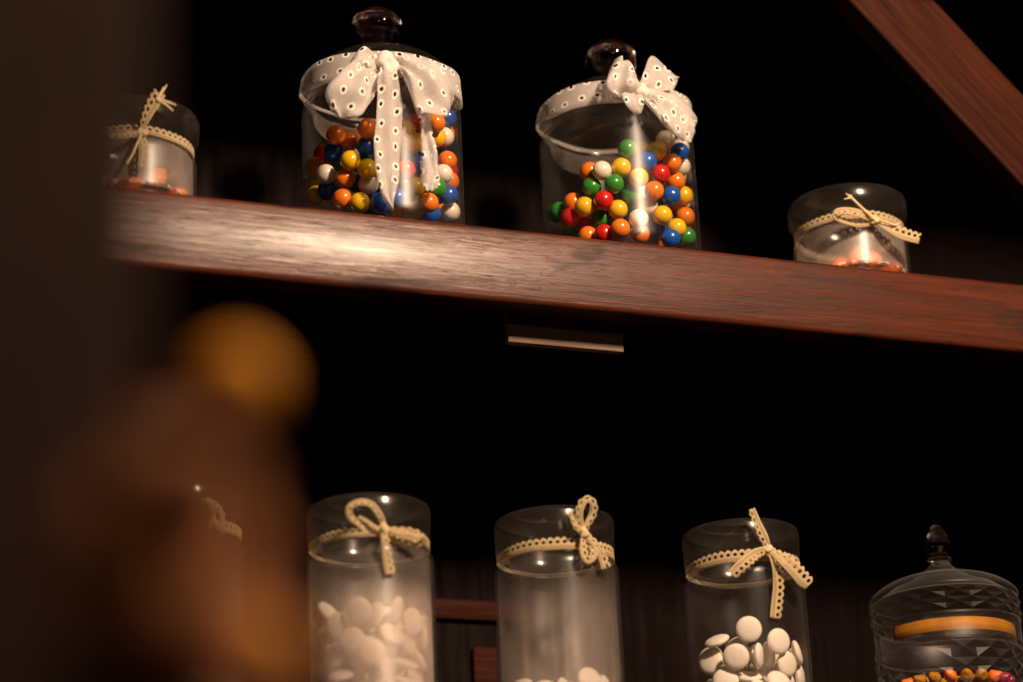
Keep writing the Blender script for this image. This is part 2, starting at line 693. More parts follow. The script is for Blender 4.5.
# lower cabinet back: rails and stiles behind the tall jars
for (xa, ya, xb, yb) in ((428, 597, 520, 622), (470, 560, 500, 682)):
    q0, q1 = P(xa, ya, DEPTH - .008), P(xb, yb, DEPTH - .008)
    if xb - xa > 50:
        rail(-.17, q1.x + .01, q1.z, q0.z)
    else:
        rail(q0.x, q1.x, -.75, -.30)

# diagonal brace at upper right
b0, b1, b2 = P(850, 0, -.03), P(1023, 185, -.03), P(935, 0, -.03)
d = (b1 - b0)
d.y = 0
L = d.length
d.normalize()
nrm = Vector((-d.z, 0, d.x))
if nrm.z < 0:
    nrm = -nrm
wid = abs((b2 - b0).dot(nrm))
brace = link_mesh('diagonal_brace', box_bm(-.02, L + .16, 0, .026, 0, wid, .0035, 3), MT['brace'], smooth=False)
mw = Matrix.Identity(4)
for i in range(3):
    mw[i][0], mw[i][1], mw[i][2] = d[i], (0, 1, 0)[i], nrm[i]
    mw[i][3] = b0[i]
brace.matrix_world = mw
tag(brace, 'reddish wooden brace slanting down across the upper right corner', 'brace')

# ------------------------------------------------------------------ jars


def jar_body(R0, H, neck_r, neck_z, wall=.003, base=.006, mats=None, name='jar_body', parent=None, sh=.02, lip=None):
    """round glass jar with shoulder and neck; the inner face is material slot 1"""
    w = wall
    outer = [(0.0, .0015), (R0 * .55, .0012), (R0 - .010, 0), (R0 - .003, .0015), (R0, .006)]
    zs = neck_z - sh
    nn = 10
    for i in range(nn + 1):
        outer.append((R0, .006 + (zs - .006) * (i / nn)))
    for i in range(1, 9):
        a = i / 8 * PI / 2
        outer.append((neck_r + (R0 - neck_r) * math.cos(a), zs + sh * math.sin(a)))
    lipr = lip if lip else neck_r
    outer += [(neck_r, neck_z + (H - neck_z) * .5), (lipr, H - .002), (lipr - .001, H)]
    inner = [(neck_r - w, H, 1), (neck_r - w, neck_z, 1)]
    for i in range(7, -1, -1):
        a = i / 8 * PI / 2
        inner.append((neck_r - w + (R0 - neck_r) * math.cos(a), zs + (sh - w * .3) * math.sin(a), 1))
    for i in range(nn - 1, 0, -1):
        inner.append((R0 - w, .006 + (zs - .006) * (i / nn), 1))
    inner += [(R0 - w, base + .006, 1), (R0 - w - .003, base + .001, 1), (R0 - w - .012, base, 1), (0, base, 1)]
    bm = lathe(outer + inner, 96, closed=False)
    return link_mesh(name, bm, mats, parent)


def tri(pairs, base_y):
    """pairs of pixel edge points with a distance in front of the jar -> two rails of world points"""
    L, Rr = [], []
    for (a, b, dy) in pairs:
        L.append(P(a[0], a[1], base_y - dy))
        Rr.append(P(b[0], b[1], base_y - dy))
    return L, Rr


RIB = {}            # jar key -> ribbon objects (for working out what hides what)

MT['lid_glass'] = dusty_glass('hazy_lid_glass', -1.1, -1.0, .03, .03, (.3, 20, 8), 3.3, gloss=.3, tgr=.17, f0=.03)
MT['cut'] = dusty_glass('pressed_glass', .05, .06, .013, .013, (.2, 20, 8), 6.3, gloss=.4, col=(.50, .42, .38), gm=.10, tgr=.42, f0=.016)
MT['stopper'] = dusty_glass('big_lid_glass', .160, .165, .20, .012, (.3, 20, 8), 5.3, gloss=.3, tgr=.12, f0=.03)

# ---- big lidded candy jars ------------------------------------------------
RC, YC, CW = .0744, .087, .0032
XJ = {'left': P(382.5, 165, YC).x, 'right': P(619, 190, YC).x}


def candy_jar(side, label, bow_label):
    t = thing('candy_jar', (XJ[side], YC, .0), label, 'candy jar', 'knob-lidded jars of gumballs on the upper shelf')
    jar_body(RC, .158, .0695, .150, CW, .006, [MT['glass'], MT['glass']], 'jar_body', t, .014)
    # lid: ground stopper inside, flange, flat dome and a solid ball knob (one lathe for the lid, the knob its sub-part)
    pr = [(0, .132), (.050, .132), (.0615, .1335), (.064, .137), (.0645, .157), (.072, .1595), (.0745, .163), (.0745, .168), (.072, .172)]
    dome = smooth_profile([(.072, .172), (.064, .182), (.050, .192), (.034, .1985), (.020, .2025), (.0135, .2055), (.012, .210)], 4)
    inner = smooth_profile([(.0, .203), (.018, .199), (.034, .194), (.049, .187), (.061, .177), (.0612, .150), (.058, .1365), (0, .1355)], 4)
    lid = link_mesh('lid', lathe(pr + dome[1:] + [(0, .210)] + [], 96, closed=False), MT['stopper'], t)
    kn = smooth_profile([(0, .2095), (.0118, .2098), (.0125, .2135), (.0165, .2175), (.0215, .2235), (.0232, .231), (.0222, .2385), (.0175, .2455), (.009, .2500), (0, .2512)], 6)
    kn = [(a * (1 + .13 * min(1, max(0, (b - .212) / .01))), b) for a, b in kn]
    link_mesh('knob', lathe(kn, 64, closed=False), MT['knob'], lid, loc=(-.003 if side == 'left' else 0, 0, 0))
    return t


jl = candy_jar('left', 'glass jar full of gumballs, white eyelet bow with long hanging tails', '')
jr = candy_jar('right', 'glass jar of gumballs heaped to the right, white eyelet bow pulled sideways', '')
WR = MT['white_ribbon']

# left white bow: band, loops, tails, knot
yf = YC - RC
rb = band('ribbon', jl, .0752, .1645, .027, WR, False, wob=.0006, flare=-.0015, tilt=.009, back=.10)
rib = [rb]


def S(name, pairs, by, parent, key, **kw):
    L_, R_ = tri(pairs, by)
    o = strip(name, L_, R_, kw.pop('mat', WR), parent, **kw)
    RIB.setdefault(key, []).append(o)
    return o


RIB['left'] = [rb]
S('bow_loop', [((379, 57), (381, 71), .010), ((356, 60), (373, 84), .020), ((336, 76), (371, 99), .026), ((325, 93), (363, 113), .024), ((333, 110), (353, 119), .018), ((341, 117), (345, 119.5), .012),
               ((349, 110), (356, 116), .006), ((362, 92), (372, 100), .006), ((376, 66), (382, 74), .008)], yf, rb, 'left', ripple=.0022, ph=.4, cols=13)
S('bow_loop', [((395, 57), (398, 71), .010), ((411, 54), (405, 78), .020), ((428, 56), (411, 96), .025), ((441, 67), (421, 111), .025), ((450, 83), (436, 118), .020), ((453, 100), (446, 117), .014), ((447, 105), (442, 117), .007),
               ((430, 76), (424, 98), .004), ((402, 60), (402, 74), .006)], yf, rb, 'left', ripple=.0032, ph=1.9, cols=13)
S('bow_loop', [((386, 64), (378, 71), .010), ((372, 52), (366, 66), .017), ((364, 46.5), (356, 63), .018), ((357, 52), (350, 66), .014), ((351, 60), (347, 70), .008)], yf, rb, 'left', ripple=.001, ph=.9)
S('ribbon_tail', [((383, 62), (392, 62), .014), ((379, 74), (396, 74), .017), ((377, 101), (401, 95), .012), ((374.5, 135), (401.5, 135), .006), ((374, 160), (400, 166), .006), ((378, 182), (398, 186), .007), ((385, 198), (394, 200), .008), ((392, 209.5), (393, 209.8), .008)],
  yf, rb, 'left', ripple=.0016, ph=2.5, cols=9)
S('ribbon_tail', [((394, 64), (404, 70), .012), ((403, 80), (420, 84), .014), ((411, 97), (428.5, 99), .009), ((417, 115), (432, 118), .006), ((421, 142), (436.5, 150), .005), ((422, 165), (439, 170), .006), ((421.5, 186), (440, 180), .007), ((427, 192), (437, 188), .007)],
  yf, rb, 'left', ripple=.0022, ph=.2, cols=9)
RIB['left'].append(blob('knot', P(388, 63, yf - .0155), .0098, .0058, .0088, MT['knot'], rb, .38, 4))

# right white bow
rb = band('ribbon', jr, .0755, .1650, .025, WR, False, wob=.0009, flare=-.0015, tilt=.005, back=.12)
RIB['right'] = [rb]
S('bow_loop', [((616, 98), (640, 98), .010), ((607, 92), (641, 88), .018), ((606, 82), (638.5, 80), .022), ((611, 70), (637, 72), .020), ((615, 60), (631, 60), .012), ((617, 62), (630, 64), .004), ((612, 78), (630, 82), .000), ((617, 94), (635, 95), .004)],
  yf, rb, 'right', ripple=.0034, ph=1.0, cols=13)
S('ribbon_tail', [((621, 94), (640, 86), .014), ((626, 103), (643, 99), .018), ((633, 111), (643, 107), .016), ((638.5, 114.5), (641, 113), .013)], yf, rb, 'right', ripple=.0010, ph=2.2)
S('bow_loop', [((639, 84), (646, 94), .012), ((644, 70), (660, 92), .016), ((651, 56.5), (671, 91), .016), ((664, 66), (676, 85), .013), ((677.5, 77), (678.5, 78.5), .010)], yf, rb, 'right', ripple=.0016, ph=.2, cols=11)
S('bow_loop', [((637, 86), (640, 98), .012), ((650, 87), (651, 110), .020), ((663, 90), (661, 122), .022), ((677, 97), (672, 132), .018), ((690, 110), (681, 140), .010), ((697, 119), (690, 143), .002), ((694, 122), (688, 140), -.006),
               ((676, 104), (672, 122), -.002), ((652, 92), (650, 104), .006)], yf, rb, 'right', ripple=.0016, ph=2.0, cols=13)
S('ribbon_tail', [((651, 96), (655, 104), .022), ((664, 100), (664, 120), .025), ((678, 110), (676, 134), .021), ((689, 122), (684, 141), .013)], yf, rb, 'right', ripple=.0016, ph=.6)
RIB['right'].append(blob('knot', P(641, 91, yf - .014), .0068, .005, .0085, MT['knot'], rb, .38, 9))

# ---- tall jars on the lower shelf ----------------------------------------
RT, YT, YF = .0553, .081, None
H_T = .1835
MT['dust_a'] = dusty_glass('sugar_dusted_glass', .078, .118, .80, .16, (.3, 22, 8), 1.3, gloss=.30)
MT['dust_b'] = dusty_glass('heavily_dusted_glass', .085, .128, .46, .11, (.55, 16, 5), 4.1, gloss=.26, gm=.36)
MT['dust_c'] = dusty_glass('lightly_dusted_glass', .03, .08, .05, .035, (.5, 20, 8), 7.7)
MT['dust_d'] = dusty_glass('frosty_glass', .03, .08, .42, .30, (.3, 22, 8), 2.2, gloss=.46)
LC = MT['lace']


def glass_lid(parent, r_top, r_bot, z0, z1, name='lid'):
    """flat round glass stopper: wide rounded cap above a narrower plug"""
    h = z1 - z0
    pr = [(0, z0 - .010), (r_bot - .012, z0 - .010), (r_bot - .010, z0 - .008), (r_bot - .009, z0), (r_bot, z0 + .001), (r_bot + .0015, z0 + .003)]
    pr += [(r_top - .0005, z0 + h * .35), (r_top, z0 + h * .6), (r_top, z1 - .005), (r_top - .0012, z1 - .0015), (r_top - .004, z1)]
    pr += [(r_top - .008, z1 - .001), (r_top - .010, z1 - .003), (0, z1 - .004)]
    return link_mesh(name, lathe(pr, 96, closed=False), MT['lid_glass'], parent)


def tall_jar(x, dust, label):
    t = thing('tall_jar', (x, YT, ZLOW), label, 'glass jar', 'tall cylindrical glass jars on the lower shelf')
    jar_body(RT, .1475, .0505, .1415, .0028, .006, [MT['glass'], dust], 'jar_body', t, .010)
    glass_lid(t, .0538, .0515, .1500, H_T)
    return t


XT = [P(180, 600, YT).x, P(370.5, 600, YT).x, P(557.5, 600, YT).x, P(745, 600, YT).x]
t0 = tall_jar(XT[0], MT['dust_b'], 'tall glass jar at left, mostly hidden by the blurred post')
t1 = tall_jar(XT[1], MT['dust_a'], 'tall hazy glass jar half full of dimly seen white candies')
t2 = tall_jar(XT[2], MT['dust_b'], 'tall dusty glass jar that looks almost empty, bow tied upright at right')
t3 = tall_jar(XT[3], MT['dust_c'], 'tall clear glass jar with sharp white candies, next to the pressed-glass canister')
ytf = YT - .0515


def lace_band(t, w, zc=.1475, wob=.0004, tilt=0.0):
    return band('ribbon', t, .0519, zc, w, LC, True, wob=wob, tilt=tilt, back=.35)


def LS(name, cpts, widths, by, parent, key, dy=None, **kw):
    """lace piece from a centre line in picture space with a width in pixels at every point"""
    L_, R_ = [], []
    n = len(cpts)
    for i, (x, y) in enumerate(cpts):
        x0, y0 = cpts[max(0, i - 1)]
        x1, y1 = cpts[min(n - 1, i + 1)]
        tx, ty = x1 - x0, y1 - y0
        l = math.hypot(tx, ty) or 1
        nx, ny = -ty / l, tx / l
        w = widths[i] if isinstance(widths, (list, tuple)) else widths
        dd = dy[i] if dy else .006
        L_.append(P(x + nx * w / 2, y + ny * w / 2, by - dd))
        R_.append(P(x - nx * w / 2, y - ny * w / 2, by - dd))
    o = strip(name, L_, R_, LC, parent, vnorm=True, cols=4, thick=.0008, **kw)
    RIB.setdefault(key, []).append(o)
    return o


def z(zx, zy, ox, oy, s):
    return (ox + zx / s, oy + zy / s)


def ZP(l, ox, oy, s):
    return [z(a, b, ox, oy, s) for a, b in l]


# jar 1: open loop to the upper left, flat loop to the right, one hanging tail
A = (290, 480, 3.375)
r = lace_band(t1, .0088)
RIB['t1'] = [r]
LS('bow_loop', ZP([(318, 165), (305, 125), (275, 85), (238, 76), (203, 92), (203, 122), (235, 150), (275, 178), (312, 172)], *A), [5, 6, 7, 7, 7, 7, 6.5, 6.5, 5], ytf, r, 't1',
   dy=[.006, .012, .016, .018, .016, .013, .010, .008, .006], ripple=.0006)
LS('bow_loop', ZP([(318, 165), (360, 172), (405, 176), (438, 190), (452, 204), (435, 216), (395, 218), (355, 205), (320, 175)], *A), [6, 9, 9, 8, 6, 7, 8, 7, 5], ytf, r, 't1',
   dy=[.006, .012, .016, .016, .012, .008, .006, .005, .006], ripple=.0006)
LS('ribbon_tail', ZP([(316, 172), (322, 205), (325, 240), (332, 280), (340, 317)], *A), [7, 9, 9.5, 10, 11], ytf, r, 't1', dy=[.009, .012, .009, .006, .005], ripple=.0005)
LS('ribbon_tail', ZP([(312, 172), (285, 160), (258, 140), (232, 124)], *A), [4, 5, 4, 3], ytf, r, 't1', dy=[.009, .012, .012, .012])
blob('knot', P(*z(316, 168, *A), ytf - .010), .0042, .0036, .0048, MT['cord'], r, .2, 2)

# jar 2: loop up, loop and tail down
A = (480, 480, 3.375)
r = lace_band(t2, .0115)
RIB['t2'] = [r]
LS('bow_loop', ZP([(350, 178), (336, 140), (334, 105), (348, 72), (368, 64), (384, 84), (380, 118), (364, 148), (352, 178)], *A), [5, 7, 8, 8, 7, 8, 8, 7, 5], ytf, r, 't2',
   dy=[.006, .010, .014, .016, .016, .014, .010, .008, .006], ripple=.0006)
LS('bow_loop', ZP([(350, 180), (348, 215), (352, 250), (366, 272), (380, 262), (382, 235), (368, 208), (354, 182)], *A), [5, 7, 8, 7, 7, 8, 7, 5], ytf, r, 't2',
   dy=[.007, .012, .014, .014, .012, .010, .008, .006], ripple=.0006)
LS('ribbon_tail', ZP([(356, 182), (378, 205), (400, 235), (415, 265), (426, 297)], *A), [6, 8, 8.5, 9, 10], ytf, r, 't2', dy=[.008, .010, .008, .006, .005], ripple=.0005)
LS('ribbon_tail', ZP([(346, 182), (325, 160), (312, 132), (300, 104)], *A), [4, 6, 5, 4], ytf, r, 't2', dy=[.008, .012, .012, .012])
blob('knot', P(*z(350, 180, *A), ytf - .010), .0045, .0036, .0052, MT['cord'], r, .2, 3)

# jar 3: four spread ends
A = (660, 480, 3.378)
r = lace_band(t3, .0120)
RIB['t3'] = [r]
LS('ribbon_tail', ZP([(364, 228), (348, 192), (328, 150), (308, 98)], *A), [6, 9, 9, 7], ytf, r, 't3', dy=[.008, .012, .014, .016], ripple=.0006)
LS('bow_loop', ZP([(362, 236), (325, 250), (282, 285), (244, 322)], *A), [7, 11, 13, 12], ytf, r, 't3', dy=[.009, .016, .018, .014], ripple=.0008)
LS('bow_loop', ZP([(370, 236), (405, 258), (450, 295), (486, 335), (506, 352)], *A), [7, 12, 15, 16, 13], ytf, r, 't3', dy=[.009, .016, .018, .016, .014], ripple=.0008)
LS('ribbon_tail', ZP([(372, 240), (392, 285), (400, 340), (398, 400), (390, 468)], *A), [7, 10, 11, 12, 12], ytf, r, 't3', dy=[.010, .012, .009, .006, .004], ripple=.0006)
blob('knot', P(*z(366, 233, *A), ytf - .011), .0045, .0036, .0045, MT['cord'], r, .2, 5)

# jar 0, behind the blurred post: bow near its right side
r = lace_band(t0, .010)
RIB['t0'] = [r]
LS('bow_loop', [(212, 522), (215, 512), (212, 503), (205, 499), (210, 500), (219, 506), (224, 516), (222, 526)], 6, ytf, r, 't0', dy=[.006, .010, .014, .014, .013, .010, .008, .006])
LS('ribbon_tail', [(214, 522), (221, 525), (227, 532)], [6, 8, 8], ytf, r, 't0', dy=[.006, .008, .006])
blob('knot', P(214, 523, ytf - .008), .0045, .0036, .0045, MT['cord'], r, .2, 6)

# ---- small low jars on the upper shelf -----------------------------------


def small_jar(x, y, label):
    t = thing('low_jar', (x, y, 0), label, 'glass jar', 'low glass jars with cream lace on the upper shelf')
    jar_body(.0555, .0625, .0515, .0575, .0028, .005, [MT['glass'], MT['dust_d']], 'jar_body', t, .009)
    glass_lid(t, .0582, .0525, .0655, .0945)
    return t


YS = .066
s_r = small_jar(P(850, 245, YS).x, YS, 'low hazy glass jar with orange candies under the slanting brace')
s_l = small_jar(P(133, 160, YS).x, YS, 'low glass jar with frayed lace bow beside the blurred post')
ysf = YS - .053
r = band('ribbon', s_r, .0530, .0612, .0085, LC, True, wob=.0004)
RIB['sr'] = [r]
A = (760, 170, 5.115)
LS('bow_loop', ZP([(590, 262), (530, 232), (450, 212), (392, 218), (388, 240), (440, 262), (520, 275), (588, 268)], *A), [5, 8, 8, 7, 6, 7, 7, 5], ysf, r, 'sr', dy=[.006, .012, .016, .016, .013, .009, .006, .006], ripple=.0005)
LS('bow_loop', ZP([(598, 264), (650, 290), (730, 325), (818, 350)], *A), [6, 9, 12, 11], ysf, r, 'sr', dy=[.008, .014, .018, .018], ripple=.0006)
RIB['sr'].append(tube('ribbon_tail', [P(*z(a, b, *A), ysf - c) for a, b, c in ((585, 255, .012), (540, 212, .014), (490, 165, .016), (452, 128, .016))], .0014, MT['cord'], r))
tube('ribbon_tail', [P(*z(a, b, *A), ysf - c) for a, b, c in ((596, 252, .012), (640, 265, .016), (690, 282, .018), (712, 272, .018))], .0011, MT['cord'], r)
for q in ((430, 150), (440, 120), (470, 128)):
    tube('fringe', [P(*z(462, 142, *A), ysf - .016), P(*z(*q, *A), ysf - .017)], .0011, MT['cord'], r, taper=.0005)
blob('knot', P(*z(592, 260, *A), ysf - .010), .0046, .004, .0046, MT['cord'], r, .2, 8)

r = band('ribbon', s_l, .0530, .0612, .0085, LC, True, wob=.0004)
RIB['sl'] = [r]
A = (90, 70, 4.54)
LS('ribbon_tail', ZP([(240, 285), (250, 235), (272, 180), (300, 130), (318, 100)], *A), [5, 8, 12, 14, 13], ysf, r, 'sl', dy=[.008, .012, .014, .016, .017], ripple=.001)
for q in ((350, 68), (336, 78), (392, 160), (378, 185), (362, 150), (330, 92)):
    tube('fringe', [P(*z(305, 135, *A), ysf - .016), P(*z((q[0] + 310) / 2, (q[1] + 122) / 2 + 4, *A), ysf - .017), P(*z(*q, *A), ysf - .018)], .0016, MT['cord'], r, taper=.0006)
LS('ribbon_tail', ZP([(236, 290), (190, 292), (140, 300), (90, 300)], *A), [5, 7, 6, 5], ysf, r, 'sl', dy=[.008, .014, .018, .02])
LS('bow_loop', ZP([(240, 295), (246, 340), (246, 390), (236, 445)], *A), [6, 9, 9, 8], ysf, r, 'sl', dy=[.008, .012, .012, .010])
tube('ribbon_tail', [P(*z(a, b, *A), ysf - .012) for a, b in ((236, 296), (215, 340), (196, 385), (170, 428))], .0013, MT['cord'], r)
blob('knot', P(*z(238, 288, *A), ysf - .010), .005, .004, .005, MT['cord'], r, .2, 11)

# ---- pressed-glass canister ----------------------------------------------
YG = .10
gx = P(948, 640, YG).x
gr = .0695


def facet_wall(bm, r0, z0, z1, rows, cols, amp, inner=None):
    """pressed diamonds: every cell is a four-sided pyramid split as a star"""
    V = {}

    def vert(i, j, h):
        key = (i % (cols * 2), j)
        if key not in V:
            a = 2 * PI * (i % (cols * 2)) / (cols * 2)
            V[key] = bm.verts.new(((r0 + h) * math.cos(a), (r0 + h) * math.sin(a), z0 + (z1 - z0) * j / (rows * 2)))
        return V[key]

    def hgt(i, j):
        if i % 2 == 1 and j % 2 == 1:
            return amp
        if i % 2 == 0 and j % 2 == 0:
            return amp * .55
        return 0.0
    for i in range(cols * 2):
        for j in range(rows * 2):
            a, b, c, d2 = [vert(x, y, hgt(x, y)) for x, y in ((i, j), (i + 1, j), (i + 1, j + 1), (i, j + 1))]
            if (i + j) % 2 == 0:
                bm.faces.new((a, b, c))
                bm.faces.new((a, c, d2))
            else:
                bm.faces.new((a, b, d2))
                bm.faces.new((b, c, d2))


can = thing('glass_canister', (gx, YG, ZLOW), 'pressed-glass canister with diamond pattern and pointed lid knob', 'canister')
zrim = P(948, 600, YG).z - ZLOW
zb0, zb1 = P(948, 651, YG).z - ZLOW, P(948, 627, YG).z - ZLOW
bm = bmesh.new()
facet_wall(bm, gr - .002, .012, zb0 - .004, 4, 18, .0040)
link_mesh('pressed_wall', bm, MT['cut'], can, smooth=False)
pr = [(gr - .003, .012), (gr, .008), (gr - .004, .001), (gr - .012, 0), (0, .001), (0, .007), (gr - .01, .008), (gr - .006, .012)]
link_mesh('jar_base', lathe(pr, 96, closed=False), MT['cut'], can)
pr = [(gr - .0025, zb0 - .005), (gr + .001, zb0 - .002), (gr + .0005, zb0), (gr - .0005, zb0 + .003), (gr - .0005, zb1 - .003), (gr + .0005, zb1), (gr - .004, zb1 + .001), (gr - .006, zb1 - .004), (gr - .006, zb0), (gr - .0055, zb0 - .004)]
link_mesh('jar_rim', lathe(pr, 96), MT['cut'], can)
lid = None
bm = bmesh.new()
facet_wall(bm, gr - .0015, zb1 + .0015, zrim - .003, 2, 18, .0036)
lid = link_mesh('lid', bm, MT['cut'], can, smooth=False)
zk = P(945, 562, YG).z - ZLOW
dome = smooth_profile([(gr - .0015, zrim - .003), (gr + .001, zrim), (gr - .003, zrim + .006), (gr - .016, zrim + .0145), (.034, zrim + .021), (.018, zrim + .0245), (.0085, zk - .001)], 5)
ins = [(.0085, zk - .004), (.030, zrim + .018), (gr - .02, zrim + .010), (gr - .006, zrim)]
link_mesh('dome', lathe(dome + ins, 96), MT['cut'], lid)
zt = P(945, 526, YG).z - ZLOW
hk = zt - zk
kn = smooth_profile([(0, zk - .001), (.0115, zk), (.012, zk + .003), (.0085, zk + .006), (.0105, zk + hk * .28), (.0128, zk + hk * .40), (.0118, zk + hk * .55), (.0085, zk + hk * .75), (.0062, zk + hk * .9), (.003, zk + hk * .985), (0, zt)], 5)
link_mesh('knob', lathe(kn, 48, closed=False), MT['knob'], lid)

# ------------------------------------------------------------------ candies


class Ball:
    def __init__(s, c, col):
        s.c, s.col = c, col


def pack(seen, jx, jy, Rin, zfloor, r, fill_n, top, seed):
    rnd = random.Random(seed)
    Rm = Rin - r - .0004
    ax = Vector((jx, jy, 0))
    out = []

    def ok(p):
        return all((p - b.c).length > 2 * r + .0001 for b in out)
    for x, y, col in seen:
        d = ray(x, y).normalized()
        o = CAM - ax
        a = d.x * d.x + d.y * d.y
        b = o.x * d.x + o.y * d.y
        c = o.x * o.x + o.y * o.y - Rm * Rm
        disc = b * b - a * c
        t = (-b - math.sqrt(disc)) / a if disc > 0 else -b / a
        for k in range(400):
            p = CAM + d * (t + k * .0006)
            h = Vector((p.x - jx, p.y - jy))
            if h.length > Rm:
                h *= Rm / h.length
                p = Vector((jx + h.x, jy + h.y, p.z))
            if p.z < zfloor + r:
                p.z = zfloor + r
            if ok(p):
                break
        else:
            continue
        out.append(Ball(p, col))
    nseen = len(out)
    tries = 0
    while len(out) < nseen + fill_n and tries < 40000:
        tries += 1
        a = rnd.uniform(0, 2 * PI)
        q = Rm * math.sqrt(rnd.random())
        p = Vector((jx + q * math.cos(a), jy + q * math.sin(a), rnd.uniform(zfloor + r, top(q * math.cos(a)))))
        if ok(p):
            out.append(Ball(p, rnd.choice(['red', 'orange', 'yellow', 'green', 'blue', 'white', 'orange', 'blue', 'yellow'])))
    # let what is loose sink until it rests on the floor of the jar or on another candy
    for b in sorted(out[nseen:], key=lambda q: q.c.z):
        for _ in range(200):
            p = b.c + Vector((0, 0, -.0008))
            if p.z < zfloor + r or any(o is not b and (p - o.c).length < 2 * r + .0001 for o in out):
                break
            b.c = p
    return out


def visible_share(balls, r, bvhs):
    rnd = random.Random(1)
    res = []
    for b in balls:
        v = (CAM - b.c).normalized()
        q = v.to_track_quat('Z', 'Y')
        hit = tot = 0
        for i in range(40):
            rr = math.sqrt((i + .5) / 40) * .97
            a = i * 2.39996
            p = b.c + q @ Vector((rr * math.cos(a), rr * math.sin(a), math.sqrt(max(0, 1 - rr * rr)))) * (r * 1.001)
            d = (CAM - p).normalized()
            tot += 1
            # behind the shelf's front edge?
            t = -p.y / d.y
            if (p + d * t).z < 0 and p.y > 0 and (p + d * t).z > -.08:
                continue
            blocked = False
            for o in balls:
                if o is b:
                    continue
                m = o.c - p
                s = m.dot(d)
                if s > 0 and (m - d * s).length < r:
                    blocked = True
                    break
            if not blocked:
                for bv in bvhs:
                    if bv.ray_cast(p, d, 1.0)[0] is not None:
                        blocked = True
                        break
            if not blocked:
                hit += 1
        res.append(hit / tot)
    return res


def bvh_of(o):
    org = parent_world(o)
    me = o.data
    return BVHTree.FromPolygons([v.co + org for v in me.vertices], [tuple(p.vertices) for p in me.polygons])


ORD = ['', 'second', 'third', 'fourth', 'fifth', 'sixth', 'seventh', 'eighth', 'ninth', 'tenth', 'eleventh', 'twelfth', 'thirteenth', 'fourteenth',
       'fifteenth', 'sixteenth', 'seventeenth', 'eighteenth', 'nineteenth', 'twentieth']
ORD += ['twenty-first'] + ['twenty-' + q for q in ORD[1:9]] + ['thirtieth', 'thirty-first'] + ['thirty-' + q for q in ORD[1:9]]
GR = .0093
GUM = {}


def gum_mesh(col):
    if col not in GUM:
        bm = bmesh.new()
        bmesh.ops.create_icosphere(bm, subdivisions=4, radius=GR)
        me = bpy.data.meshes.new('gumball')
        bm.to_mesh(me)
        bm.free()
        me.materials.append(MT['gum_' + col])
        for p in me.polygons:
            p.use_smooth = True
        GUM[col] = me
    return GUM[col]


def place_gums(balls, side, jarname):
    vis = visible_share(balls, GR, [bvh_of(o) for o in RIB[side]])
    per = {}
    for b, v in zip(balls, vis):
        b.v = v
        if v > .04:
            per.setdefault(b.col, []).append(b)
    for col, l in per.items():
        # upper and lower half of the heap, each counted from the left
        l.sort(key=lambda b: proj(b.c)[0])
        for i, b in enumerate(l):
            if len(l) == 1:
                b.label = 'the only %s gumball to be seen in the %s' % (col, jarname)
            elif i == 0:
                b.label = 'leftmost %s gumball in the %s' % (col, jarname)
            elif i == len(l) - 1:
                b.label = 'rightmost %s gumball in the %s' % (col, jarname)
            else:
                b.label = '%s %s gumball counted from the left in the %s' % (ORD[i], col, jarname)
    for b in balls:
        o = bpy.data.objects.new('gumball', gum_mesh(b.col))
        COL.objects.link(o)
        o.location = b.c
        if b.v <= .04:
            b.label = '%s gumball buried behind the front ones in the %s' % (b.col, jarname)
        tag(o, b.label, 'gumball', 'gumballs in the ' + jarname if b.v > .04 else 'buried %s gumballs in the %s' % (b.col, jarname))


O, B, Y_, W_, G_, R_ = 'orange', 'blue', 'yellow', 'white', 'green', 'red'
LEFT = [(336.2, 134.9, O), (350, 140.4, O), (367.4, 128.5, O), (333.9, 152.3, B), (350.4, 160.6, Y_), (367.4, 168.8, Y_), (366.5, 146.5, B),
        (314.2, 167, O), (325.8, 174.3, W_), (344.9, 178.9, O), (327.6, 190.4, B), (313.3, 195.4, Y_), (342.7, 199, O), (360, 202.7, Y_), (308.7, 184.5, Y_),
        (368.3, 184.4, W_), (373.8, 194.5, B), (323.4, 154.3, R_), (359, 184, B), (381, 203, B),
        (415.6, 142.5, Y_), (405.7, 130.6, Y_), (412.6, 123.6, R_), (435.4, 122.7, O), (447.2, 117.7, B), (408.7, 155.3, B), (405.7, 170, R_),
        (436.4, 137.5, Y_), (444.3, 137, W_), (452.2, 134.5, O), (447.2, 160.8, O), (442.9, 174.1, W_), (452.8, 181, O), (415.6, 187, Y_), (436.4, 188, G_),
        (448.2, 194.9, B), (428.5, 202.8, O), (414.6, 208.8, Y_), (430.4, 213.7, B), (451.2, 211.7, W_), (443.3, 213.3, O), (396.8, 197.9, B), (447.2, 148.4, B),
        (454.2, 170.2, R_), (411.6, 196.9, B), (417.6, 166, B), (399, 208.8, O), (385, 150, O), (390, 172, B), (383, 185, Y_), (429, 160, B), (427, 176, Y_), (388, 132, R_), (456, 199, B), (424, 126, O)]
